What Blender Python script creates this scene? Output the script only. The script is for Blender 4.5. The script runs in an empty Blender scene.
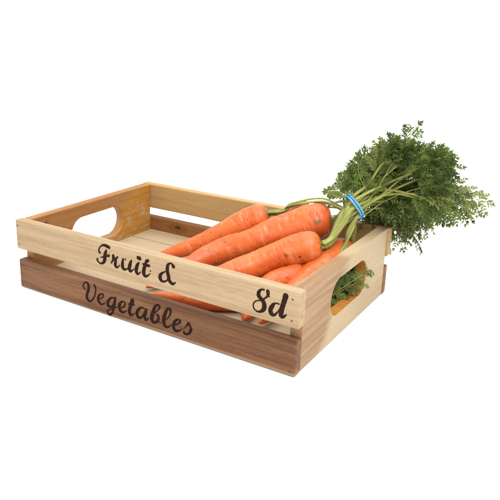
import bpy, bmesh, math, random
import numpy as np
from mathutils import Vector, Matrix, noise
from math import sin, cos, pi, radians, sqrt, exp

random.seed(11)
S = bpy.context.scene
COL = S.collection
L, W, H = 0.350, 0.2363, 0.0806          # crate length, depth, height (m)
H1, H2 = 0.0339, 0.0464                  # top of lower slat, bottom of upper slat
T, TE, ZF = 0.0115, 0.0124, 0.0158       # slat thickness, end board thickness, floor height
EX = 0.0015                              # the upper slats stick out a little

# ------------------------------------------------------------------ materials
def nmat(name):
    m = bpy.data.materials.new(name); m.use_nodes = True
    nt = m.node_tree; nt.nodes.clear()
    out = nt.nodes.new('ShaderNodeOutputMaterial')
    b = nt.nodes.new('ShaderNodeBsdfPrincipled')
    nt.links.new(b.outputs[0], out.inputs[0])
    return m, nt, b

class G:
    """tiny node-graph helper"""
    def __init__(s, nt): s.nt = nt
    def n(s, t, **kw):
        o = s.nt.nodes.new(t)
        for k, v in kw.items(): setattr(o, k, v)
        return o
    def put(s, sock, v):
        if hasattr(v, 'is_output') or hasattr(v, 'links') and hasattr(v, 'node'): s.nt.links.new(v, sock)
        elif isinstance(v, (tuple, list)):
            sock.default_value = tuple(v) + ((1,) if len(v) == 3 and sock.type == 'RGBA' else ())
        else: sock.default_value = v
    def math(s, op, a, b=0.0, c=None, clamp=False):
        o = s.n('ShaderNodeMath', operation=op); o.use_clamp = clamp
        s.put(o.inputs[0], a); s.put(o.inputs[1], b)
        if c is not None: s.put(o.inputs[2], c)
        return o.outputs[0]
    def mix(s, f, a, b, mode='MIX'):
        o = s.n('ShaderNodeMix', data_type='RGBA', blend_type=mode)
        s.put(o.inputs[0], f); s.put(o.inputs[6], a); s.put(o.inputs[7], b)
        return o.outputs[2]
    def mapr(s, v, a, b, c=0.0, d=1.0, smooth=True):
        o = s.n('ShaderNodeMapRange', interpolation_type='SMOOTHSTEP' if smooth else 'LINEAR')
        s.put(o.inputs[0], v)
        for i, x in enumerate((a, b, c, d)): s.put(o.inputs[i + 1], x)
        return o.outputs[0]
    def vmap(s, vec, scale=(1, 1, 1), loc=(0, 0, 0), rot=(0, 0, 0)):
        o = s.n('ShaderNodeMapping'); s.put(o.inputs[0], vec)
        o.inputs['Location'].default_value = loc; o.inputs['Rotation'].default_value = rot
        o.inputs['Scale'].default_value = scale
        return o.outputs[0]
    def noise(s, vec, scale=1.0, detail=4, rough=.55, dist=0.0):
        o = s.n('ShaderNodeTexNoise'); s.put(o.inputs['Vector'], vec)
        o.inputs['Scale'].default_value = scale; o.inputs['Detail'].default_value = detail
        o.inputs['Roughness'].default_value = rough; o.inputs['Distortion'].default_value = dist
        return o.outputs[0]

ALB = .64      # picture colours to surface albedo under this exposure
def srgb(r, g, b):
    f = lambda c: (c / 255 / 12.92) if c / 255 <= .04045 else ((c / 255 + .055) / 1.055) ** 2.4
    return (f(r) * ALB, f(g) * ALB, f(b) * ALB)

def wood(name, pale, mid, dark, axis='x', seed=0.0, fig=0.5, knots=(), heart=None, edge_z=None,
         honey=None, rough=.5, ringscale=1.0, con=1.0):
    """sawn hardwood; grain runs along `axis`; all patterns live in the board's own coordinates"""
    m, nt, b = nmat(name); g = G(nt)
    tc = g.n('ShaderNodeTexCoord').outputs['Object']
    if axis == 'y': vec = g.vmap(tc, rot=(0, 0, radians(90)))
    else: vec = tc
    base = g.vmap(vec, loc=(seed, seed * .7, seed * 1.3))
    # knots push the grain aside
    if knots:
        geo = tc
        kmask = None; kc = None
        for (kx, ky, kz, kr) in knots:
            d = g.n('ShaderNodeVectorMath', operation='DISTANCE')
            sc = g.n('ShaderNodeVectorMath', operation='MULTIPLY'); sv = (.45, 1, 1) if axis == 'x' else (1, .45, 1)
            g.put(sc.inputs[0], tc); sc.inputs[1].default_value = sv
            g.put(d.inputs[0], sc.outputs[0]); d.inputs[1].default_value = (kx * sv[0], ky * sv[1], kz * sv[2])
            f = g.mapr(d.outputs['Value'], 0, kr * 3.2, 1, 0)
            c = g.mapr(d.outputs['Value'], kr * .25, kr, 1, 0)
            kmask = f if kmask is None else g.math('MAXIMUM', kmask, f)
            kc = c if kc is None else g.math('MAXIMUM', kc, c)
    rv = g.vmap(base, scale=(2.2, 22 * ringscale, 22 * ringscale))
    warp = g.noise(rv, 1.0, 3, .5)
    if knots: warp = g.math('ADD', warp, g.math('MULTIPLY', kmask, .35))
    bands = g.math('PINGPONG', g.math('MULTIPLY', warp, 9.0), 1.0)
    bands = g.mapr(bands, 0, 1)
    fib = g.noise(g.vmap(base, scale=(14, 650, 650)), 1.0, 5, .65)
    fib2 = g.noise(g.vmap(base, scale=(5, 170, 170)), 1.0, 4, .6)
    blot = g.noise(g.vmap(base, scale=(7, 18, 18)), 1.0, 3, .5)
    pore = g.noise(g.vmap(base, scale=(45, 1300, 1300)), 1.0, 2, .5)
    pore = g.mapr(pore, .62, .74)
    c = g.mix(g.math('MULTIPLY', bands, fig), pale, mid)
    c = g.mix(g.mapr(blot, .35, .72, 0, .75), c, mid)
    c = g.mix(g.mapr(fib2, .42, .75, 0, .34 * con), c, dark)
    c = g.mix(g.mapr(fib, .42, .75, 0, .30 * con), c, dark)
    fleck = g.noise(g.vmap(base, scale=(110, 420, 420)), 1.0, 3, .6)
    c = g.mix(g.mapr(fleck, .50, .72, 0, .22), c, dark)
    c = g.mix(g.math('MULTIPLY', pore, .35), c, dark)
    if heart:                                   # brown heartwood running out diagonally into pale sapwood
        (y0, z0, y1, z1, soft, hc, hd) = heart
        sep = g.n('ShaderNodeSeparateXYZ'); g.put(sep.inputs[0], tc)
        # signed distance to the line (y0,z0)-(y1,z1)
        dy, dz = y1 - y0, z1 - z0; ln = sqrt(dy * dy + dz * dz)
        a = g.math('MULTIPLY', g.math('SUBTRACT', sep.outputs[1], y0), dz / ln)
        bb = g.math('MULTIPLY', g.math('SUBTRACT', sep.outputs[2], z0), -dy / ln)
        d = g.math('ADD', a, bb)
        d = g.math('ADD', d, g.math('MULTIPLY', g.math('SUBTRACT', g.noise(g.vmap(tc, scale=(30, 30, 60)), 1, 4), .5), .022))
        msk = g.mapr(d, -soft, soft, 1, 0)
        hcol = g.mix(g.mapr(fib2, .3, .7), hc, hd)
        hcol = g.mix(g.mapr(g.noise(g.vmap(tc, scale=(40, 300, 300)), 1, 4, .7), .4, .75, 0, .6), hcol, hd)
        c = g.mix(msk, c, hcol)
    if honey:  # honey varnish with pale worn patches; its orange glow is painted into the colour
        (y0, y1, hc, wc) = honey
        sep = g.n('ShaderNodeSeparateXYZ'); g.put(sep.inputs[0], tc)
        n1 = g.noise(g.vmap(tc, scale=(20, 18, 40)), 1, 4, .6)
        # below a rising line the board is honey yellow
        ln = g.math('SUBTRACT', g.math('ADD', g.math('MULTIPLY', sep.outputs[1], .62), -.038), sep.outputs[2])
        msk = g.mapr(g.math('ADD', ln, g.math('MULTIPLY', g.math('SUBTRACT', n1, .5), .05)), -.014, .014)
        msk = g.math('MULTIPLY', msk, g.mapr(sep.outputs[0], TE - .0012, TE - .0006))     # varnish and painted glow on the inner face only
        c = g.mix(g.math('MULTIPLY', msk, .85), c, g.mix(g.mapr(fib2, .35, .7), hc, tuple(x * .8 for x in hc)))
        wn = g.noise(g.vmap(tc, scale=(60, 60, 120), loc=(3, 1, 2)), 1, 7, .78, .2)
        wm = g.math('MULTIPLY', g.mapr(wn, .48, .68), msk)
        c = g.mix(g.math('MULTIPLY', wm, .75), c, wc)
    if edge_z:                                  # pale sapwood strip along one edge
        (z0, z1, ec) = edge_z
        sep = g.n('ShaderNodeSeparateXYZ'); g.put(sep.inputs[0], tc)
        zz = g.math('ADD', sep.outputs[2], g.math('MULTIPLY', g.math('SUBTRACT', warp, .5), .012))
        c = g.mix(g.mapr(zz, z0, z1, 0, .8), c, ec)
    if knots:
        c = g.mix(g.math('MULTIPLY', kmask, .35), c, dark)
        c = g.mix(g.math('MULTIPLY', kc, .8), c, tuple(x * .35 for x in dark))
    g.put(b.inputs['Base Color'], c)
    g.put(b.inputs['Roughness'], g.mapr(fib2, .3, .7, rough - .08, rough + .12))
    b.inputs['Specular IOR Level'].default_value = .14
    bp = g.n('ShaderNodeBump'); bp.inputs['Strength'].default_value = .35; bp.inputs['Distance'].default_value = .0004
    g.put(bp.inputs['Height'], g.math('SUBTRACT', g.math('ADD', fib, g.math('MULTIPLY', fib2, .6)), pore))
    g.put(b.inputs['Normal'], bp.outputs[0])
    return m

# ------------------------------------------------------------------ object helpers
def link(name, bm, mat, parent=None, smooth=False, label=None):
    me = bpy.data.meshes.new(name)
    if isinstance(bm, bmesh.types.BMesh): bm.to_mesh(me); bm.free()
    else: me.from_pydata(*bm); me.update()
    if smooth:
        me.polygons.foreach_set('use_smooth', [True] * len(me.polygons))
    o = bpy.data.objects.new(name, me); COL.objects.link(o)
    o.data.materials.append(mat)
    if parent: o.parent = parent
    if label: o['label'] = label
    return o

def empty(name, loc, label, cat, group=None):
    o = bpy.data.objects.new(name, None); COL.objects.link(o); o.location = loc
    o.empty_display_size = .02
    o['label'] = label; o['category'] = cat
    if group: o['group'] = group
    return o

def bevel(bm, w, seg=3, ang=30):
    bmesh.ops.recalc_face_normals(bm, faces=bm.faces[:])
    es = [e for e in bm.edges if len(e.link_faces) == 2 and e.calc_face_angle(0) > radians(ang)]
    bmesh.ops.bevel(bm, geom=es, offset=w, segments=seg, profile=.5, affect='EDGES', clamp_overlap=True)

def board(x0, x1, y0, y1, z0, z1, w=.0012, seg=3, wob=.0005, sd=0.0):
    """sawn board: subdivided along its length so its edges can wander a hair"""
    bm = bmesh.new()
    n = 24
    long_x = (x1 - x0) > (y1 - y0)
    rings = []
    for i in range(n + 1):
        t = i / n
        if long_x:
            x = x0 + (x1 - x0) * t
            c = [(x, y0, z0), (x, y1, z0), (x, y1, z1), (x, y0, z1)]
        else:
            y = y0 + (y1 - y0) * t
            c = [(x0, y, z0), (x1, y, z0), (x1, y, z1), (x0, y, z1)]
        r = []
        for k, p in enumerate(c):
            q = Vector(p)
            u = noise.noise(Vector((t * 3 + sd, k * 7.3, sd))) * wob
            v = noise.noise(Vector((t * 3 - sd, k * 3.1, 9 + sd))) * wob
            if z0 > 0.001 or k > 1: q.z += u
            if long_x: q.y += v * .5
            r.append(bm.verts.new(q))
        rings.append(r)
    for i in range(n):
        for k in range(4):
            bm.faces.new((rings[i][k], rings[i][(k + 1) % 4], rings[i + 1][(k + 1) % 4], rings[i + 1][k]))
    bm.faces.new(rings[0]); bm.faces.new(rings[-1][::-1])
    bevel(bm, w, seg)
    return bm

def end_board(x0, x1, y0, y1, z0, z1, hy, hz, hl, hr, w=.0012):
    """board with a stadium-shaped hand hole"""
    bm = bmesh.new()
    N = 96
    inner = []
    for i in range(N):
        a = 2 * pi * i / N + pi / N
        cx = (hl - hr) * (1 if cos(a) > 0 else -1)
        inner.append((hy + cx + hr * cos(a), hz + hr * sin(a)))
    outer = []
    for (py, pz) in inner:
        dy, dz = py - hy, pz - hz
        ts = []
        if dy > 1e-9: ts.append((y1 - hy) / dy)
        if dy < -1e-9: ts.append((y0 - hy) / dy)
        if dz > 1e-9: ts.append((z1 - hz) / dz)
        if dz < -1e-9: ts.append((z0 - hz) / dz)
        t = min(ts); outer.append([hy + dy * t, hz + dz * t])
    for cy, cz in ((y0, z0), (y0, z1), (y1, z0), (y1, z1)):      # snap nearest to the corners
        k = min(range(N), key=lambda i: (outer[i][0] - cy) ** 2 + (outer[i][1] - cz) ** 2)
        outer[k] = [cy, cz]
    V = {}
    for s, x in ((0, x0), (1, x1)):
        V[s, 'i'] = [bm.verts.new((x, p[0], p[1])) for p in inner]
        V[s, 'o'] = [bm.verts.new((x, p[0], p[1])) for p in outer]
    for i in range(N):
        j = (i + 1) % N
        bm.faces.new((V[0, 'i'][i], V[0, 'i'][j], V[0, 'o'][j], V[0, 'o'][i]))
        bm.faces.new((V[1, 'i'][j], V[1, 'i'][i], V[1, 'o'][i], V[1, 'o'][j]))
        bm.faces.new((V[0, 'i'][j], V[0, 'i'][i], V[1, 'i'][i], V[1, 'i'][j]))
        bm.faces.new((V[0, 'o'][i], V[0, 'o'][j], V[1, 'o'][j], V[1, 'o'][i]))
    bevel(bm, w, 3, 40)
    return bm

def catmull(P, n):
    P = [Vector(p) for p in P]; out = []
    Q = [P[0] * 2 - P[1]] + P + [P[-1] * 2 - P[-2]]
    for i in range(1, len(Q) - 2):
        for k in range(n):
            t = k / n
            a, b, c, d = Q[i - 1], Q[i], Q[i + 1], Q[i + 2]
            out.append(.5 * ((2 * b) + (c - a) * t + (2 * a - 5 * b + 4 * c - d) * t * t + (3 * b - a - 3 * c + d) * t ** 3))
    out.append(P[-1].copy()); return out

def frames(C):
    T_ = [(C[min(i + 1, len(C) - 1)] - C[max(i - 1, 0)]).normalized() for i in range(len(C))]
    u = T_[0].cross(Vector((0, 0, 1)))
    if u.length < .1: u = T_[0].cross(Vector((0, 1, 0)))
    u.normalize(); F = []
    for t in T_:
        u = (u - t * u.dot(t)).normalized(); F.append((t, u, t.cross(u)))
    return F

def tube(C, R, seg=8, flat=1.0, groove=0.0, uv=False):
    F = frames(C); vs = []; fs = []
    for c, r, (t, u, v) in zip(C, R, F):
        for k in range(seg):
            a = 2 * pi * k / seg
            rr = r * (1 + groove * cos(3 * a))
            vs.append(c + u * cos(a) * rr + v * sin(a) * rr * flat)
    n = len(C)
    for i in range(n - 1):
        for k in range(seg):
            fs.append((i * seg + k, i * seg + (k + 1) % seg, (i + 1) * seg + (k + 1) % seg, (i + 1) * seg + k))
    fs.append(tuple(range(seg))[::-1]); fs.append(tuple((n - 1) * seg + k for k in range(seg)))
    return vs, fs

# ------------------------------------------------------------------ lettering: union of brush strokes, cut out with marching squares
def ink_mesh(strokes, y, grow=1.2, cell=.16, seed=0):
    pts = []
    for s in strokes:
        C = catmull([(a, b, c) for a, b, c in s], 12) if len(s) > 1 else [Vector(s[0])]
        pts += [(p.x, p.y, max(.2, p.z * grow)) for p in C]
    A = np.array(pts)
    x0, x1 = A[:, 0].min() - 3, A[:, 0].max() + 3; z0, z1 = A[:, 1].min() - 3, A[:, 1].max() + 3
    nx, nz = int((x1 - x0) / cell), int((z1 - z0) / cell)
    X = x0 + np.arange(nx + 1) * cell; Z = z0 + np.arange(nz + 1) * cell
    D = np.full((nx + 1, nz + 1), 9.0)
    for px, pz, r in pts:
        i0, i1 = int((px - x0 - 3) / cell), int((px - x0 + 3) / cell) + 1
        j0, j1 = int((pz - z0 - 3) / cell), int((pz - z0 + 3) / cell) + 1
        i0, j0 = max(i0, 0), max(j0, 0)
        d = np.sqrt((X[i0:i1, None] - px) ** 2 + (Z[None, j0:j1] - pz) ** 2) - r
        D[i0:i1, j0:j1] = np.minimum(D[i0:i1, j0:j1], d)
    for i in range(nx + 1):
        for j in range(nz + 1):
            if abs(D[i, j]) < 1.2:
                v = Vector((X[i] * .9, Z[j] * .9, seed))
                D[i, j] += noise.noise(v * 1.3) * .12 + noise.noise(v * 3.1) * .10
            if D[i, j] < 0:      # ink that did not take: small bare specks along the grain
                v = Vector((X[i] * 1.1, Z[j] * 3.2, seed + 5))
                q = noise.noise(v)
                if q > .45: D[i, j] = max(D[i, j], (q - .45) * 2)
    verts = []; vid = {}; faces = []
    def V(key, x, z):
        if key not in vid:
            vid[key] = len(verts); verts.append((x / 1000, y, z / 1000))
        return vid[key]
    for i in range(nx):
        for j in range(nz):
            c = [(i, j), (i + 1, j), (i + 1, j + 1), (i, j + 1)]
            d = [D[p] for p in c]
            if min(d) >= 0: continue
            poly = []
            for k in range(4):
                a, b2 = c[k], c[(k + 1) % 4]; da, db = d[k], d[(k + 1) % 4]
                if da < 0: poly.append(V(a, X[a[0]], Z[a[1]]))
                if (da < 0) != (db < 0):
                    t = da / (da - db); kk = (min(a, b2), max(a, b2))
                    poly.append(V(kk, X[a[0]] + (X[b2[0]] - X[a[0]]) * t, Z[a[1]] + (Z[b2[1]] - Z[a[1]]) * t))
            if len(poly) >= 3: faces.append(poly)
    return verts, [], faces

# ------------------------------------------------------------------ the crate
K = .60 
def wc(r, g, b, k=K): return tuple(c * k for c in srgb(r, g, b))
M = {}
M['front_up'] = wood('pale_wood', wc(252, 224, 182), wc(238, 204, 158), wc(186, 146, 106), seed=3.1, fig=.6, con=1.25)
M['front_low'] = wood('walnut_brown_wood', wc(190, 136, 95), wc(152, 104, 70), wc(78, 46, 30), seed=7.7, fig=.85, con=1.6,
                      edge_z=(.0042, .001, wc(216, 178, 138)))
M['back_up'] = wood('tan_wood', wc(255, 220, 156), wc(250, 198, 126), wc(214, 156, 88), seed=12.3, fig=.45)
M['back_low'] = wood('brown_wood', wc(214, 150, 92), wc(190, 124, 70), wc(126, 72, 36), seed=17.9, fig=.7,
                     knots=((.060, W - T, .026, .0035),))
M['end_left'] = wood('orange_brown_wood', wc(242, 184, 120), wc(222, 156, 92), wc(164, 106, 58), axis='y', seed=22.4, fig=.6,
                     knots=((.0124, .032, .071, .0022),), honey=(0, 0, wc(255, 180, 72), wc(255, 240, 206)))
M['end_right'] = wood('two_tone_wood', wc(255, 231, 188), wc(250, 219, 174), wc(234, 196, 148), axis='y', seed=27.2, fig=.3, con=.5,
                      heart=(.056, .0, .112, .0806, .012, wc(232, 190, 144), wc(200, 154, 112)))
M['plank'] = [wood('floor_wood', wc(250, 226, 188), wc(238, 210, 168), wc(206, 172, 128), seed=31 + 5 * i, fig=.3,
                   knots=((.081, .129, ZF, .0022),) if i == 1 else ()) for i in range(3)]

def simple(name, col, rough=.6, spec=.3, metal=0.0, nz=None):
    m, nt, b = nmat(name); g = G(nt)
    if nz:
        tc = g.n('ShaderNodeTexCoord').outputs['Object']
        n_ = g.noise(tc, nz[0], 4, .6)
        g.put(b.inputs['Base Color'], g.mix(g.mapr(n_, .35, .65), col, nz[1]))
    else: b.inputs['Base Color'].default_value = (*col, 1)
    b.inputs['Roughness'].default_value = rough; b.inputs['Specular IOR Level'].default_value = spec
    b.inputs['Metallic'].default_value = metal
    return m
M['ink'] = simple('brown_ink', srgb(38, 24, 22), .85, .04, nz=(700, srgb(58, 38, 32)))
M['nail'] = simple('nail_steel', srgb(92, 72, 58), .55, .4, .3)

crate = empty('wooden_crate', (0, 0, 0), 'shallow two-tone wooden slatted crate with dark script lettering and hand holes, holding the carrots', 'crate')
s1 = link('slat', board(-EX, L + EX, 0, T, H2, H, .0017, 4, sd=1), M['front_up'], crate, label='pale front slat lettered Fruit & 8d')
s2 = link('slat', board(0, L, 0.0003, T, 0.0002, H1, .0014, 4, sd=2), M['front_low'], crate, label='dark brown front slat lettered Vegetables')
s3 = link('slat', board(-EX, L + EX, W - T, W, H2, H, .0017, 4, sd=3), M['back_up'], crate, label='tan upper back slat')
s4 = link('slat', board(0, L, W - T, W - .0003, 0.0002, H1, .0014, 4, sd=4), M['back_low'], crate, label='brown lower back slat with a knot')
HY, HZ, HL, HR = .1195, .0448, .0465, .0192
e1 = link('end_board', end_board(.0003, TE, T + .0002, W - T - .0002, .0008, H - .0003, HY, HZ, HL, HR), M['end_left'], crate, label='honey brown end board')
e2 = link('end_board', end_board(L - TE, L - .0003, T + .0002, W - T - .0002, .0008, H - .0003, HY, HZ, HL, HR), M['end_right'], crate, label='pale end board with a brown heartwood corner')
for i, (ya, yb) in enumerate(((T + .0004, .0975), (.0990, .1832), (.1848, W - T - .0004))):
    link('floor_plank', board(TE + .0003, L - TE - .0003, ya, yb, ZF - .006, ZF, .0008, 2, .0001, sd=5 + i), M['plank'][i], crate)

FRUIT=[[(138.48,76.58,1.36),(134.88,77.37,1.36),(131.65,77.54,1.05),(127.91,75.93,0.68),(125.15,72.64,0.62),(124.54,69.92,0.8),(125.79,68.36,1.05)],[(134.7,72.58,0.8),(133.51,69.24,1.48),(132.54,65.14,1.79),(132.08,61.79,1.61),(130.31,58.46,1.17),(126.95,56.73,0.74),(123.84,57.48,0.74),(121.85,59.54,0.93),(122.5,61.12,0.68)],[(126.98,63.41,0.43),(130.72,64.62,0.68),(134.87,66.42,0.68),(137.73,67.3,1.05),(138.19,68.82,0.56)],[(143.98,68.91,1.24),(144.13,66.38,1.48),(143.0,63.55,0.8),(141.12,60.55,0.68)],[(144.48,64.65,0.49),(147.09,66.51,0.8),(149.77,68.57,0.74)],[(147.56,66.36,1.11),(146.64,62.43,1.42),(146.52,58.85,1.42),(148.39,57.34,0.93),(151.07,58.91,0.49),(151.9,60.26,0.62)],[(156.93,68.07,0.91),(156.07,63.46,1.4),(155.96,59.59,1.52),(158.0,57.49,1.15),(161.68,58.59,0.58),(164.33,61.07,0.49)],[(159.86,68.89,0.58),(160.04,67.74,0.49)],[(167.6,68.73,0.82),(166.19,65.3,1.48),(164.83,60.34,1.57),(166.0,57.37,1.24),(169.13,58.95,0.58),(170.61,60.81,0.41)],[(176.34,73.67,1.48),(178.15,73.4,1.65)],[(177.06,68.57,0.82),(174.97,65.17,1.48),(173.66,60.24,1.57),(174.62,57.08,1.32),(177.27,57.45,0.66),(179.33,59.62,0.41)],[(188.52,73.36,1.24),(186.52,72.34,1.24)],[(186.52,72.09,1.15),(185.07,67.87,1.4),(183.4,62.91,1.65),(183.14,58.65,1.65),(185.12,56.6,1.24),(188.13,57.65,0.74),(190.84,60.46,0.41)],[(182.48,68.54,0.82),(185.77,68.11,0.99),(189.74,68.35,1.15)],[(191.47,63.51,0.58),(191.57,63.37,0.58)],[(219.23,74.25,1.48),(217.6,76.3,0.74),(214.99,76.44,0.68),(212.58,74.08,1.17),(212.01,70.3,1.48),(212.29,66.7,1.54),(213.36,63.27,1.61),(214.08,59.76,1.48),(216.01,57.45,1.48),(218.71,56.45,1.11),(221.68,58.65,0.43)],[(211.58,67.88,0.37),(207.99,66.0,0.62),(204.37,63.0,1.17),(203.26,59.65,1.61),(204.34,57.11,1.42),(207.24,56.13,0.87),(210.49,57.54,0.68),(212.86,59.96,0.62)]]
VEG=[[(102.15,22.32,0.8),(100.0,24.4,0.68),(100.88,27.91,0.56),(104.05,30.46,0.62),(107.03,29.55,1.05),(107.86,25.66,1.36),(106.95,21.32,1.3),(105.07,16.71,1.24),(104.86,12.51,1.3),(107.76,9.79,0.93),(110.83,10.6,0.68),(114.47,14.99,0.62),(116.83,19.7,0.62),(117.91,24.75,0.68),(117.24,28.65,0.93),(116.03,30.05,0.74)],[(121.9,15.41,0.37),(126.05,17.84,0.49),(128.51,20.65,0.62),(127.92,22.53,0.68),(125.4,22.43,0.56),(122.34,19.61,1.05),(121.05,15.32,1.24),(122.43,11.92,1.11),(125.75,10.53,0.74),(129.19,12.54,0.49),(130.59,14.06,0.31)],[(143.92,21.26,0.5),(141.1,22.25,0.65),(137.37,19.95,0.94),(134.3,15.21,1.3),(135.13,11.47,1.3),(138.99,11.31,0.87),(142.49,15.39,0.5)],[(144.84,23.21,0.79),(144.01,18.15,1.23),(142.7,13.09,1.23),(141.79,8.89,1.01),(140.21,4.89,0.87),(137.21,2.08,0.79),(133.83,2.75,0.72),(133.43,5.04,0.58),(135.95,7.31,0.5),(139.88,9.17,0.5),(144.77,12.06,0.5),(146.91,13.58,0.36)],[(151.45,13.23,0.43),(155.75,15.79,0.65),(157.98,19.1,0.79),(156.84,21.51,0.65),(154.02,21.16,0.65),(151.12,18.06,1.15),(150.04,13.48,1.37),(151.82,10.04,1.23),(155.58,9.65,0.87),(159.59,12.53,0.43)],[(167.74,25.52,1.8),(166.09,21.64,1.51),(164.23,16.51,1.44),(163.56,11.67,1.51),(165.36,9.44,1.15),(168.15,10.59,0.65),(170.21,12.56,0.36)],[(162.38,20.5,0.58),(166.54,20.98,0.79),(169.76,21.84,0.79)],[(183.16,21.16,0.5),(179.4,21.29,0.72),(175.74,18.4,1.15),(173.38,13.52,1.37),(174.68,10.02,1.3),(178.31,9.87,0.87),(181.53,13.84,0.58),(183.84,19.06,0.43)],[(185.65,20.92,0.94),(184.34,16.14,1.3),(183.38,11.67,1.3),(185.14,9.47,1.01),(188.39,12.07,0.43)],[(196.67,20.28,0.43),(200.62,24.74,0.58),(202.37,28.2,0.87),(200.22,29.49,0.94),(197.17,27.56,1.01),(195.03,22.85,1.37),(193.22,17.06,1.59),(192.29,12.24,1.51),(194.39,9.78,1.23),(197.91,10.39,0.94),(200.56,14.4,1.08),(200.58,18.19,0.94),(198.15,18.72,0.5)],[(199.67,11.88,0.5),(203.59,11.47,0.43)],[(210.26,16.63,0.36),(214.1,21.43,0.58),(215.79,26.35,0.87),(214.94,28.93,0.94),(211.97,28.65,0.94),(209.84,24.73,1.23),(208.12,19.78,1.44),(207.25,14.28,1.51),(208.53,10.11,1.37),(211.11,8.97,0.94),(214.1,10.58,0.58),(216.31,12.72,0.29)],[(220.46,14.13,0.43),(224.64,16.22,0.58),(227.13,19.51,1.01),(225.45,20.89,0.65),(222.53,19.7,0.94),(220.03,15.65,1.3),(219.2,11.3,1.37),(221.32,8.54,1.23),(225.1,8.9,0.79),(229.42,12.24,0.36)],[(231.32,13.09,0.29),(234.59,16.84,0.5),(237.02,19.74,1.23),(239.08,17.76,0.65),(239.93,14.7,1.15),(238.35,10.92,1.01),(235.5,8.45,0.79),(232.19,8.59,1.01),(231.76,10.47,0.58)]]
PRICE=[[(316.46,74.88,0.74),(314.04,74.58,0.74),(311.78,71.99,1.4),(311.39,68.5,1.65),(313.66,66.06,1.65),(316.57,63.42,1.81),(317.58,59.15,1.9),(316.4,55.79,1.57),(313.09,53.29,0.91),(309.46,53.38,0.66),(306.92,55.92,0.62),(306.77,59.32,0.58),(309.04,62.44,0.54),(312.57,63.96,0.54),(316.05,65.93,0.58),(319.07,68.59,0.74),(320.5,71.2,1.15),(320.36,73.78,1.57),(320.08,74.6,1.24)],[(320.94,70.19,0.49),(322.2,70.07,0.49)],[(331.44,65.46,0.66),(328.21,65.36,0.66),(325.63,62.8,1.48),(323.77,58.16,1.81),(324.5,54.95,1.81),(327.28,54.13,1.15),(330.58,57.6,0.66),(333.35,62.99,0.58)],[(337.39,74.41,2.22),(336.39,69.73,1.98),(334.86,63.39,1.9),(334.14,58.72,1.9),(334.03,55.31,1.73),(336.14,54.77,1.24),(339.03,57.44,0.49)]]

link('lettering', ink_mesh(FRUIT, -.00018, grow=1.32, seed=1), M['ink'], s1, label='Fruit & in script')
link('lettering', ink_mesh(PRICE, -.00018, seed=2), M['ink'], s1, label='8d in script')
link('lettering', ink_mesh(VEG, .00012, grow=1.42, seed=3), M['ink'], s2, label='Vegetables in script')

# cut rim of the right hand hole, an orange reflection painted into its colour
rim = wood('orange_reflection_rim_wood', wc(250, 178, 84), wc(238, 160, 70), wc(190, 110, 40), axis='x', seed=41, fig=.4)
e2.data.materials.append(rim)
for p in e2.data.polygons:
    dy = max(0, abs(p.center.y - HY) - (HL - HR)); dz = p.center.z - HZ
    if sqrt(dy * dy + dz * dz) < HR + .0006 and abs(p.normal.x) < .5: p.material_index = 1

def nail(x, y, z, par, ang=-35, face=-1):
    """flat brad head, a short slanted dark slit slightly proud of the wood"""
    bm = bmesh.new(); n = 14
    a = []; b_ = []
    for k in range(n):
        t = 2 * pi * k / n; u, v = .0013 * cos(t), .00055 * sin(t)
        c, s = cos(radians(ang)), sin(radians(ang))
        px, pz = x + u * c - v * s, z + u * s + v * c
        a.append(bm.verts.new((px, y + face * .00025, pz))); b_.append(bm.verts.new((px, y - face * .0008, pz)))
    bm.faces.new(a); bm.faces.new(b_[::-1])
    for k in range(n): bm.faces.new((a[k], a[(k + 1) % n], b_[(k + 1) % n], b_[k]))
    bmesh.ops.recalc_face_normals(bm, faces=bm.faces[:])
    link('nail', bm, M['nail'], par)
for x, z in ((.0024, .0740), (.0028, .0525), (.3440, .0728), (.3444, .0533)): nail(x, 0, z, s1)
for x, z in ((.0036, .0040), (.0036, .028), (.3452, .0045), (.345, .028)): nail(x, .0003, z, s2, ang=-60)
for x, z in ((.004, .074), (.004, .0525), (.346, .074), (.346, .0525)): nail(x, W, z, s3, face=1)
for x, z in ((.004, .006), (.004, .028), (.346, .006), (.346, .028)): nail(x, W - .0003, z, s4, face=1)

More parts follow.
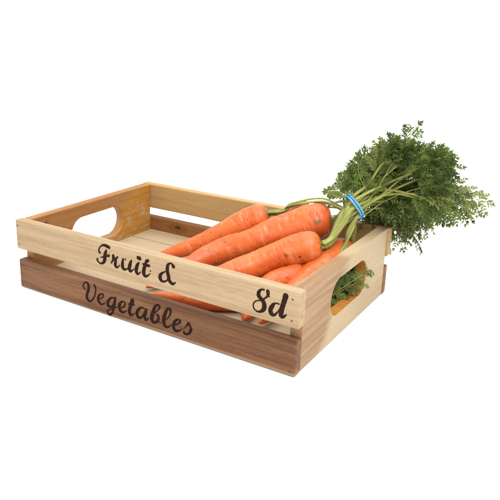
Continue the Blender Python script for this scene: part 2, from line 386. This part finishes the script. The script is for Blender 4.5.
# ------------------------------------------------------------------ carrots
def carrot_mat(marks=()):
    m, nt, b = nmat('carrot_skin'); g = G(nt)
    tc = g.n('ShaderNodeTexCoord').outputs['Object']
    uv = g.n('ShaderNodeUVMap').outputs[0]
    rnd = g.n('ShaderNodeObjectInfo').outputs['Random']
    off = g.n('ShaderNodeVectorMath', operation='ADD'); g.put(off.inputs[0], uv)
    cmb = g.n('ShaderNodeCombineXYZ'); g.put(cmb.inputs[0], g.math('MULTIPLY', rnd, 37.0)); g.put(cmb.inputs[1], g.math('MULTIPLY', rnd, 11.0))
    g.put(off.inputs[1], cmb.outputs[0]); u = off.outputs[0]
    big = g.noise(tc, 26, 3, .5)
    c = g.mix(g.mapr(big, .3, .7), srgb(240, 118, 46), srgb(222, 92, 28))
    c = g.mix(g.math('MULTIPLY', rnd, .25), c, srgb(216, 88, 44))
    # transverse creases: fine across, short around
    rings = g.noise(g.vmap(u, scale=(5, 210, 1)), 1, 3, .6, .3)
    rl = g.mapr(rings, .60, .70)
    rings2 = g.noise(g.vmap(u, scale=(2.0, 90, 1), loc=(4, 7, 0)), 1, 2, .5, .2)
    r2 = g.mapr(rings2, .58, .68)
    c = g.mix(g.math('MULTIPLY', rl, .34), c, srgb(252, 168, 112))
    c = g.mix(g.math('MULTIPLY', r2, .38), c, srgb(248, 160, 108))
    scuff = g.noise(g.vmap(tc, scale=(330, 330, 330)), 1, 5, .7)
    c = g.mix(g.mapr(scuff, .52, .80, 0, .40), c, srgb(250, 168, 112))
    dk = g.noise(g.vmap(u, scale=(3.5, 46, 1), loc=(9, 2, 0)), 1, 3, .6)
    c = g.mix(g.mapr(dk, .66, .74, 0, .55), c, srgb(150, 62, 26))
    vs = g.n('ShaderNodeTexVoronoi', feature='F1'); g.put(vs.inputs['Vector'], tc); vs.inputs['Scale'].default_value = 95
    spot = g.math('MULTIPLY', g.mapr(vs.outputs['Distance'], .05, .13, 1, 0), g.mapr(g.noise(tc, 60, 1), .56, .60))
    c = g.mix(g.math('MULTIPLY', spot, .75), c, srgb(98, 62, 32))
    wob = g.n('ShaderNodeVectorMath', operation='ADD'); g.put(wob.inputs[0], tc)
    nv = g.n('ShaderNodeTexNoise'); g.put(nv.inputs['Vector'], tc); nv.inputs['Scale'].default_value = 420
    nm = g.n('ShaderNodeVectorMath', operation='MULTIPLY_ADD'); g.put(nm.inputs[0], nv.outputs[1])
    nm.inputs[1].default_value = (.004,) * 3; nm.inputs[2].default_value = (-.002,) * 3
    g.put(wob.inputs[1], nm.outputs[0])
    for (mx_, my_, mz_, mr_, mcol) in marks:      # bruises and specks of this one carrot
        dd = g.n('ShaderNodeVectorMath', operation='DISTANCE'); g.put(dd.inputs[0], wob.outputs[0]); dd.inputs[1].default_value = (mx_, my_, mz_)
        c = g.mix(g.mapr(dd.outputs['Value'], mr_ * .45, mr_, .85, 0), c, srgb(*mcol))
    # crown: darker and slightly green close to the stalks (v attribute stored in uv y, 0 = crown)
    sep = g.n('ShaderNodeSeparateXYZ'); g.put(sep.inputs[0], uv)
    cr = g.mapr(g.math('ADD', sep.outputs[1], g.math('MULTIPLY', g.noise(tc, 240, 3), .004)), .001, .0062, 1, 0)
    c = g.mix(g.math('MULTIPLY', cr, .85), c, srgb(112, 92, 40))
    g.put(b.inputs['Base Color'], c)
    g.put(b.inputs['Roughness'], g.mapr(scuff, .3, .7, .30, .54))
    b.inputs['Specular IOR Level'].default_value = .42
    b.inputs['Subsurface Weight'].default_value = .04
    b.inputs['Subsurface Radius'].default_value = (.006, .0022, .0008); b.inputs['Subsurface Scale'].default_value = .6
    bp = g.n('ShaderNodeBump'); bp.inputs['Strength'].default_value = .55; bp.inputs['Distance'].default_value = .0007
    h = g.math('SUBTRACT', g.math('MULTIPLY', g.noise(tc, 90, 5, .6), .9), g.math('ADD', g.math('MULTIPLY', rl, .35), g.math('MULTIPLY', r2, .6)))
    g.put(bp.inputs['Height'], g.math('SUBTRACT', h, g.math('MULTIPLY', spot, 1.0)))
    g.put(b.inputs['Normal'], bp.outputs[0])
    return m


def green_mat(name, c1, c2, c3, transl=.25, rough=.5, nz=60):
    m, nt, b = nmat(name); g = G(nt)
    tc = g.n('ShaderNodeTexCoord').outputs['Object']
    rnd = g.n('ShaderNodeObjectInfo').outputs['Random']
    n_ = g.noise(tc, nz, 3, .6)
    c = g.mix(g.mapr(n_, .3, .7), c1, c2)
    c = g.mix(g.mapr(rnd, .45, 1.0, 0, .85, False), c, c3)
    g.put(b.inputs['Base Color'], c); b.inputs['Roughness'].default_value = rough
    b.inputs['Specular IOR Level'].default_value = .15
    if transl:
        out = [n for n in nt.nodes if n.type == 'OUTPUT_MATERIAL'][0]
        tr = g.n('ShaderNodeBsdfTranslucent'); g.put(tr.inputs[0], g.mix(.5, c, c2))
        mx = g.n('ShaderNodeMixShader'); mx.inputs[0].default_value = transl
        nt.links.new(b.outputs[0], mx.inputs[1]); nt.links.new(tr.outputs[0], mx.inputs[2]); nt.links.new(mx.outputs[0], out.inputs[0])
    return m
M['leaf'] = green_mat('carrot_leaf_green', (.026, .048, .010), (.122, .170, .038), (.205, .225, .066), .20, .55, 55)
M['stalk'] = green_mat('carrot_stalk_green', (.15, .18, .036), (.29, .30, .085), (.20, .17, .06), .0, .42, 35)

def sstep(a, b, x):
    t = min(1, max(0, (x - a) / (b - a))); return t * t * (3 - 2 * t)

def carrot_root(parent, P, RAD, sd, marks=()):
    """P from crown to tip, RAD the radius at each control point"""
    C = catmull(P, 26); Rr = [v.x for v in catmull([(r, 0, 0) for r in RAD], 26)]
    s = [0.0]
    for i in range(1, len(C)): s.append(s[-1] + (C[i] - C[i - 1]).length)
    Lc = s[-1]
    # resample evenly, finer at the shoulder
    n = 150; ps = []; rs = []; ss = []
    for i in range(n + 1):
        t = i / n; d = Lc * (t ** 1.35)
        k = 0
        while k < len(s) - 2 and s[k + 1] < d: k += 1
        f = (d - s[k]) / max(1e-9, s[k + 1] - s[k])
        ps.append(C[k].lerp(C[k + 1], f)); rs.append(Rr[k] + (Rr[k + 1] - Rr[k]) * f); ss.append(d)
    seg = 48; F = frames(ps); vs = []; uvs = []
    R0 = rs[0]
    for p, r, d, (t, u, v) in zip(ps, rs, ss, F):
        sh = R0 * .85
        if d < sh: k = .30 + .70 * sqrt(max(0, 1 - (1 - d / sh) ** 2.3))
        else: k = 1
        e = (Lc - d) / (Lc * .06)
        if e < 1: k *= sqrt(max(.02, e))
        ring = noise.noise(Vector((d * 160, sd, 0))) * .018 + noise.noise(Vector((d * 420, sd, 3))) * .009
        for q in range(seg):
            a = 2 * pi * q / seg
            lump = noise.noise(Vector((cos(a) * 1.1 + sd, sin(a) * 1.1, d * 38))) * .075
            fine = noise.noise(Vector((cos(a) * 2.6 + sd, sin(a) * 2.6, d * 190))) * .022
            pit = noise.noise(Vector((cos(a) * 2.2, sin(a) * 2.2 + sd, d * 260 + 7)))
            pit = -.045 * sstep(.34, .55, pit)
            rr = r * k * (1 + ring + lump + fine + pit)
            vs.append(p + u * cos(a) * rr + v * sin(a) * rr); uvs.append((q / seg * 6, d))
    fs = []
    for i in range(n):
        for q in range(seg):
            fs.append((i * seg + q, i * seg + (q + 1) % seg, (i + 1) * seg + (q + 1) % seg, (i + 1) * seg + q))
    c0 = len(vs); vs.append(ps[0] + F[0][0] * .0015); uvs.append((0, 0))
    c1 = len(vs); vs.append(ps[-1] + F[-1][0] * .0006); uvs.append((0, Lc))
    for q in range(seg):
        fs.append((c0, (q + 1) % seg, q)); fs.append((c1, n * seg + q, n * seg + (q + 1) % seg))
    # UV seam: u is only used for noise, keep it continuous by cos/sin folding
    o = link('root', ([v - parent.location for v in vs], [], fs), carrot_mat([(x - parent.location.x, y - parent.location.y, z - parent.location.z, r, c) for x, y, z, r, c in marks]), parent, True)
    uvl = o.data.uv_layers.new(name='UVMap')
    for lp in o.data.loops:
        uu, vv = uvs[lp.vertex_index]
        a = uu / 6 * 2 * pi
        uvl.data[lp.index].uv = (1.2 * abs(math.sin(a / 2)) * 2, vv)
    return o

# camera-independent axes of the bunch: E1 along the leaves, E2 away, E3 up
E1 = Vector((.838, .545, 0)).normalized(); E2 = Vector((-.545, .838, 0)).normalized(); E3 = Vector((0, 0, 1))
BAND = Vector((.3215, .1846, .1085))
BN = (E1 * .80 + E3 * .42 + E2 * .25).normalized()          # axis of the tied bundle
BU = BN.cross(E3).normalized(); BV = BN.cross(BU).normalized()

def leaf_blade(C, t0, size, up, parent, org, rnd, petiole=0):
    """compound fern-like carrot leaf along the outer part of the stalk curve C"""
    vs = []; fs = []
    n = len(C); F = frames(C)
    def pinnule(p, d, s, nn, l, w):
        # small lobed, folded leaflet
        b = len(vs)
        droop = rnd.uniform(-.45, .25); k1 = rnd.uniform(.8, 1.2)
        shape = ((0, .16), (.30, .34), (.44, .60 * k1), (.52, .26), (.70, .22), (.80, .36), (.84, .12), (1.06, 0))
        def at(x, y): return p + d * (x * l) + s * (y * w) + nn * (abs(y) * w * .5 + x * x * l * droop)
        vs.extend([at(x, y) for x, y in shape] + [at(x, -y) for x, y in shape[:-1]] + [at(0, 0), at(.40, 0), at(.74, 0)])
        U = list(range(b, b + 8)); D = list(range(b + 8, b + 15)) + [b + 7]; m0, m1, m2 = b + 15, b + 16, b + 17
        for A_, fl in ((U, 1), (D, -1)):
            for q in ((m0, A_[0], A_[1], m1), (m1, A_[1], A_[2]), (m1, A_[2], A_[3]), (m1, A_[3], A_[4], m2), (m2, A_[4], A_[5]), (m2, A_[5], A_[6]), (m2, A_[6], A_[7])):
                fs.append(q[::fl])
    def rib(a, b2, c, r):
        Cc = [a, a.lerp(b2, .5) + (b2 - a.lerp(c, .5)) * .0, b2]
        v, f = tube([a, (a + b2) / 2, b2], [r, r * .8, r * .4], 4)
        o = len(vs); vs.extend(v); fs.extend([tuple(i + o for i in q) for q in f])
    npair = 7
    for i in range(npair + 1):
        t = t0 + (1 - t0) * (i / npair) ** .9
        k = min(n - 1, int(t * (n - 1))); p = C[k]; (tt, uu, vv) = F[k]
        nn = (up - tt * up.dot(tt)); nn = nn.normalized() if nn.length > .05 else vv
        ss = tt.cross(nn).normalized()
        f = i / npair
        pl = size * (.26 + .74 * (1 - f) ** .8) * (1 if i else .9) * rnd.uniform(.8, 1.15)
        sides = (1, -1) if i < npair else (0,)
        for sd in sides:
            ang = radians(rnd.uniform(42, 62)) if sd else 0
            d = (tt * cos(ang) + ss * sd * sin(ang) + nn * rnd.uniform(-.3, .35)).normalized()
            # curved pinna axis
            bend = rnd.uniform(-.35, .1)
            m = max(3, int(pl / .0024))
            ax = []
            for j in range(m + 1):
                g_ = j / m
                ax.append(p + d * pl * g_ + nn * bend * pl * g_ * g_ + tt * .18 * pl * g_ * g_ - E3 * .12 * pl * g_ * g_)
            v, f_ = tube(ax, [.00042 * (1 - .7 * j / m) for j in range(m + 1)], 4)
            o = len(vs); vs.extend(v); fs.extend([tuple(q + o for q in w_) for w_ in f_])
            for j in range(1, m + 1):
                g_ = j / m; dd = (ax[j] - ax[j - 1]).normalized()
                s2 = dd.cross(nn).normalized(); n2 = s2.cross(dd).normalized()
                ll = (.0066 * (1 - .70 * g_) + .0016) * rnd.uniform(.75, 1.25) * (.8 + size * 8)
                for q in (1, -1):
                    a2 = radians(rnd.uniform(36, 54))
                    d2 = (dd * cos(a2) + s2 * q * sin(a2) + n2 * rnd.uniform(-.35, .45)).normalized()
                    s3 = d2.cross(n2).normalized(); n3 = s3.cross(d2)
                    pinnule(ax[j], d2, s3, n3, ll, .0015 + ll * .21)
                if j == m: pinnule(ax[j], dd, s2, n2, ll * 1.3, .002 + ll * .3)
    nf = len(fs)
    if petiole:
        v, f = tube(C, [petiole * (1 - .75 * (q / n) ** 1.5) for q in range(n)], 7, .85, .06)
        o = len(vs); vs.extend(v); fs.extend([tuple(q + o for q in w_) for w_ in f])
    lo = link('leaf', ([v - org for v in vs], [], fs), M['leaf'], parent)
    if petiole:
        lo.data.materials.append(M['stalk'])
        for p in lo.data.polygons[nf:]: p.material_index = 1; p.use_smooth = True
    return lo

def inside_crate(p, pad=.006):
    return -pad < p.x < L + pad and -pad < p.y < W + pad and p.z < H + pad

def stalk(carrot, crown, cdir, slot, tips, rnd, r0=.0021, via=None):
    """one leaf stalk from the crown, through its place in the band; it forks into one leaf per tip"""
    sr, sa = slot
    B = BAND + BU * sr * cos(sa) + BV * sr * sin(sa)
    st = crown + Vector((rnd.uniform(-1, 1), rnd.uniform(-1, 1), rnd.uniform(-1, 1))) * .0038
    P = [st, st + cdir * .005 + (B - st) * .14]
    if via: P += [Vector(v) for v in via]
    else: P.append(st.lerp(B, .6) + Vector((rnd.uniform(-1, 1), rnd.uniform(-1, 1), rnd.uniform(-.4, 1))) * .003)
    P.append(B)
    tip, size, t0 = tips[0]
    out = (tip - B); ln = out.length
    d0 = (BN * .5 + out.normalized() * .5).normalized()
    P.append(B + d0 * ln * .33 + E3 * .003)
    P.append(B + d0 * ln * .30 + (tip - B - d0 * ln * .30) * .55 + E3 * ln * .06)
    P.append(tip)
    C = catmull(P, 12)
    n = len(C); kb = next(i for i in range(n) if (C[i] - B).length < 1e-6)
    R = [r0 * (1 - .35 * (i / n)) if i <= kb else r0 * (1 - .35 * kb / n) * (1 - .84 * ((i - kb) / (n - kb)) ** .8) for i in range(n)]
    R = [max(.0004, r) for r in R]
    R[0] *= 1.25; R[1] *= 1.15
    v, f = tube(C, R, 9, .80, .10)
    so = link('stalk', ([q - carrot.location for q in v], [], f), M['stalk'], carrot, True)
    def up(): return (E3 * .6 - E2 * .7 + Vector((rnd.uniform(-.9, .9), rnd.uniform(-.9, .9), rnd.uniform(-.6, .6)))).normalized()
    leaf_blade(C[kb:], t0, size, up(), so, carrot.location, rnd)
    for tip2, size2, t2 in tips[1:]:
        k = min(n - 3, kb + rnd.randint(2, 12)); S0 = C[k]; dr = (C[k + 1] - C[k - 1]).normalized()
        o2 = tip2 - S0; l2 = o2.length
        C2 = catmull([S0, S0 + (dr * .6 + o2.normalized() * .4) * l2 * .3, S0 + o2 * .62 + E3 * l2 * .06, tip2], 12)
        leaf_blade(C2, max(.25, t2 - .12), size2, up(), so, carrot.location, rnd, petiole=R[k] * rnd.uniform(.55, .8))
    return so
CARROTS = [
 # label, [crown..tip], radii
 ('carrot lying back left in the pile, its thin stalks running right to the band',
  [(.2235, .1790, .0850), (.2060, .1710, .0755), (.1892, .1612, .0650), (.1552, .1470, .0450), (.1080, .1130, .0250)], [.0165, .0172, .0155, .0120, .0045]),
 ('thickest carrot, on top of the pile, shoulder just left of the band',
  [(.2985, .1850, .0900), (.2800, .1770, .0870), (.2580, .1654, .0780), (.2221, .1410, .0605), (.1840, .1190, .0430), (.1500, .0440, .0208)], [.0190, .0195, .0182, .0155, .0134, .0050]),
 ('long carrot in front of the thickest one, two dark specks on its side',
  [(.3075, .1400, .0745), (.2930, .1320, .0715), (.2744, .1230, .0635), (.2537, .1069, .0530), (.2303, .0851, .0415), (.1870, .0400, .0212)], [.0158, .0168, .0162, .0143, .0134, .0056]),
 ('short carrot low in the pile, half hidden under the long front carrot',
  [(.2960, .1260, .0470), (.2880, .1130, .0440), (.2740, .0860, .0370), (.2800, .0300, .0240)], [.0115, .0125, .0110, .0042]),
 ('carrot lying along the inside of the pale end board at the right',
  [(.3215, .1830, .0620), (.3180, .1700, .0600), (.3120, .1400, .0530), (.3040, .1080, .0420), (.2960, .0320, .0245)], [.0140, .0158, .0150, .0122, .0042]),
 ('reddish carrot mostly hidden behind the thickest one at the back of the pile',
  [(.2660, .2010, .0925), (.2560, .1960, .0880), (.2250, .1740, .0600), (.1750, .1350, .0300)], [.0105, .0120, .0110, .0030]),
 ('lowest carrot under the pile, seen only through the slot between the front slats',
  [(.2800, .0850, .0275), (.2600, .0640, .0275), (.2250, .0420, .0255), (.1640, .0300, .0200)], [.0100, .0108, .0088, .0034]),
]
MARKS = {0: [(.2082, .1554, .0813, .0016, (120, 62, 30)), (.1596, .1456, .0588, .0024, (90, 64, 36)), (.1519, .1392, .0521, .0018, (110, 66, 34))],
         1: [(.2915, .1613, .0922, .0048, (150, 108, 48)), (.2935, .1625, .0925, .0030, (112, 98, 50))],
         2: [(.2827, .1097, .0670, .0030, (140, 72, 34)), (.2952, .1151, .0665, .0020, (84, 44, 24))]}
def px_dir(a, l, d=0): return E1 * (l * cos(radians(a))) + E3 * (l * sin(radians(a)) - .27 * d) + E2 * d
rnd = random.Random(4)
objs = []
for i, (lab, P, RD) in enumerate(CARROTS):
    loc = Vector(P[len(P) // 2]); loc.z = ZF
    c = empty('carrot', loc, lab, 'carrot', 'carrots tied in one bunch')
    carrot_root(c, P, RD, 3.7 * i + 1, MARKS.get(i, ()))
    objs.append(c)

# tips of the leaves: (elevation deg, reach m, depth m)
TIPS = []
outline = [(100, .042), (90, .053), (80, .064), (71, .072), (63, .080), (57, .090), (52, .130), (46, .094), (38, .100), (31, .118), (24, .116), (16, .122), (9, .128),
           (4, .152), (-1, .146), (-7, .124), (-13, .112), (-19, .100), (-26, .098), (-32, .098), (-38, .088), (-45, .072)]
for a, l in outline:
    TIPS.append((a, l, rnd.uniform(-.008, .05)))
for a, l in outline:
    TIPS.append((a + rnd.uniform(-6, 6), l * rnd.uniform(.72, .9), rnd.uniform(.0, .06)))
for k in range(8):
    a = rnd.uniform(-38, 75); TIPS.append((a, rnd.uniform(.06, .1), rnd.uniform(0, .06)))
for k in range(16):            # near side: long bare stalks, leafy only at the end
    a = -24 + 84 * k / 15 + rnd.uniform(-3, 3); TIPS.append((a, rnd.uniform(.085, .115) * (1 if a < 45 else .8), rnd.uniform(-.040, -.016)))
TIPS.sort(key=lambda q: q[0] + rnd.uniform(-7, 7) + (60 if q[2] < -.01 else 0) * 0)
front = [q for q in TIPS if q[2] < -.01]; back = [q for q in TIPS if q[2] >= -.01]
groups = [[q] for q in front] + [back[i:i + 3] for i in range(0, len(back), 3)]
rnd.shuffle(groups)
owner = [4, 2, 1, 0, 2, 4, 3, 1, 5, 4, 2, 6, 1, 2, 0, 4, 3, 2, 1, 4, 5, 2, 1, 4, 0, 3, 2, 1, 4, 6, 2, 1, 0, 5, 4, 2]
via = {0: [(.250, .1830, .0990), (.285, .187, .1080)], 3: [(.3080, .1500, .0700)],
       5: [(.295, .200, .104)], 6: [(.302, .110, .040), (.324, .150, .062), (.3260, .172, .088)]}
for k, grp in enumerate(groups):
    i = owner[k % len(owner)]
    lab, P, RD = CARROTS[i]; crown = Vector(P[0]); cd = (crown - Vector(P[1])).normalized()
    tips = []
    for a, l, d in sorted(grp, key=lambda q: -q[1]):
        if a < -5: d = max(d, .030 + (-a) * .0009)
        tips.append((BAND + px_dir(a, l * .92, d), rnd.uniform(.021, .030) * (.62 + l * 3.6) * (.8 if abs(a - 52) < .1 or a > 85 else 1),
                     rnd.uniform(.66, .76) if d < -.01 else rnd.uniform(.52, .62) if d < .015 and l > .075 else rnd.uniform(.38, .5)))
    slot = (.0118 * sqrt((k + .5) / len(groups)), k * 2.39996)
    v = via.get(i)
    if v: v = [Vector(q) + Vector((rnd.uniform(-1, 1), rnd.uniform(-1, 1), rnd.uniform(-1, 1))) * .0035 for q in v]
    stalk(objs[i], crown, cd, slot, tips, rnd, r0=rnd.uniform(.0014, .0018) if i in (0, 5) else rnd.uniform(.0021, .0031), via=v)
# short curled sprig to the left of the band
def free_stalk(c, P, r0, size, t0, up, sd):
    C = catmull(P, 14); n = len(C)
    v, f = tube(C, [r0 * (1 - .75 * q / n) for q in range(n)], 8, .85, .06)
    so = link('stalk', ([q - c.location for q in v], [], f), M['stalk'], c, True)
    leaf_blade(C, t0, size, up, so, c.location, random.Random(sd))
free_stalk(objs[5], [BAND + BN * -.004 + BV * -.010, BAND + px_dir(130, .015), BAND + px_dir(132, .023, .004), BAND + px_dir(146, .031, .006)], .001, .013, .25, (-E2 + E3 * .5).normalized(), 5)
# leaves squeezed down inside the crate behind the hand hole
cr = Vector(CARROTS[6][1][0])
for q, (tip, sz, sd) in enumerate((((.3540, .1570, .0455), .026, 8), ((.3520, .1480, .0500), .022, 21), ((.3350, .1440, .0290), .020, 9), ((.3360, .1660, .0300), .020, 10), ((.3340, .1900, .0280), .020, 11),
        ((.3360, .1640, .0450), .020, 12), ((.3350, .1430, .0440), .018, 13), ((.3360, .1840, .0420), .020, 14), ((.3350, .1620, .0200), .018, 15), ((.3340, .1350, .0190), .016, 16),
        ((.3300, .1500, .0360), .022, 17), ((.3280, .1750, .0260), .022, 18))):
    free_stalk(objs[6], [cr, cr + Vector((.014, .008, -.002)), Vector((.320, .112 + .002 * q, .024)), Vector(tip)], .0011, sz, .5, Vector((1, -.5, .6)).normalized(), sd)

# the blue elastic band, two turns
def band_mat():
    m, nt, b = nmat('blue_rubber'); g = G(nt)
    tc = g.n('ShaderNodeTexCoord').outputs['Object']
    g.put(b.inputs['Base Color'], g.mix(g.mapr(g.noise(tc, 130, 3), .35, .65), srgb(52, 142, 196), srgb(92, 178, 218)))
    b.inputs['Roughness'].default_value = .4
    return m
vs = []; fs = []
for turn, (off, tilt, r) in enumerate(((-.0015, .06, .0150), (.0022, -.05, .0153))):
    nseg, ns = 72, 10; b0 = len(vs)
    for i in range(nseg):
        a = 2 * pi * i / nseg
        rad = r * (1 + .05 * noise.noise(Vector((cos(a) * 1.5, sin(a) * 1.5, turn * 5))))
        dirn = BU * cos(a) + BV * sin(a)
        cen = BAND + dirn * rad + BN * (off + .0025 * sin(a * 2 + turn) * .4 + tilt * rad * cos(a))
        for k in range(ns):
            b_ = 2 * pi * k / ns
            vs.append(cen + dirn * cos(b_) * .0007 + BN * sin(b_) * .0012)
    for i in range(nseg):
        for k in range(ns):
            fs.append((b0 + i * ns + k, b0 + ((i + 1) % nseg) * ns + k, b0 + ((i + 1) % nseg) * ns + (k + 1) % ns, b0 + i * ns + (k + 1) % ns))
rb = link('rubber_band', ([v - BAND for v in vs], [], fs), band_mat(), None, True)
rb.location = BAND
rb['label'] = 'blue rubber band looped twice round the green carrot stalks'; rb['category'] = 'rubber band'

# ------------------------------------------------------------------ white studio ground and light
gm = simple('white_studio_board', (.90, .90, .895), .9, .1, nz=(3, (.91, .91, .905)))
bm = bmesh.new(); bmesh.ops.create_circle(bm, cap_ends=True, segments=96, radius=6.0)
go = link('ground', bm, gm); go.location = (.2, .3, -.0003); go['kind'] = 'structure'

w = bpy.data.worlds.new('World'); S.world = w; w.use_nodes = True
bg = w.node_tree.nodes['Background']; bg.inputs[0].default_value = (1, 1, 1, 1); bg.inputs[1].default_value = 0.85

def area(loc, target, size, power, col=(1, 1, 1)):
    l = bpy.data.lights.new('softbox', 'AREA'); l.shape = 'RECTANGLE'; l.size = size[0]; l.size_y = size[1]; l.energy = power; l.color = col
    o = bpy.data.objects.new('softbox', l); COL.objects.link(o); o.location = loc
    o.rotation_euler = (Vector(target) - Vector(loc)).to_track_quat('-Z', 'Y').to_euler()
area((1.0, -.7, 1.5), (.2, .1, .05), (.8, .8), 17, (1, .975, .94))
area((.1, .35, 1.5), (.2, .1, .05), (1.3, 1.3), 12, (1, .975, .94))

# ------------------------------------------------------------------ camera
cam = bpy.data.cameras.new('camera'); co = bpy.data.objects.new('camera', cam); COL.objects.link(co); S.camera = co
az, el, roll = -.5774, -.3018, .0206
fw = Vector((sin(az) * cos(el), cos(az) * cos(el), sin(el))); r = Vector((cos(az), -sin(az), 0)); u = r.cross(fw)
r2 = r * cos(roll) + u * sin(roll); u2 = -r * sin(roll) + u * cos(roll)
co.matrix_world = Matrix(((r2.x, u2.x, -fw.x, .5566), (r2.y, u2.y, -fw.y, -.4551), (r2.z, u2.z, -fw.z, .2910), (0, 0, 0, 1)))
cam.sensor_width = 36; cam.lens = 641.2957 / 500 * 36
cam.shift_x = (250 - 210.6823) / 500; cam.shift_y = -(250 - 226.0292) / 500
cam.clip_start = .01; cam.clip_end = 50

S.view_settings.view_transform = 'Standard'; S.view_settings.look = 'None'; S.view_settings.gamma = 1
S.view_settings.exposure = 0.72
S.cycles.max_bounces = 8; S.cycles.use_denoising = True
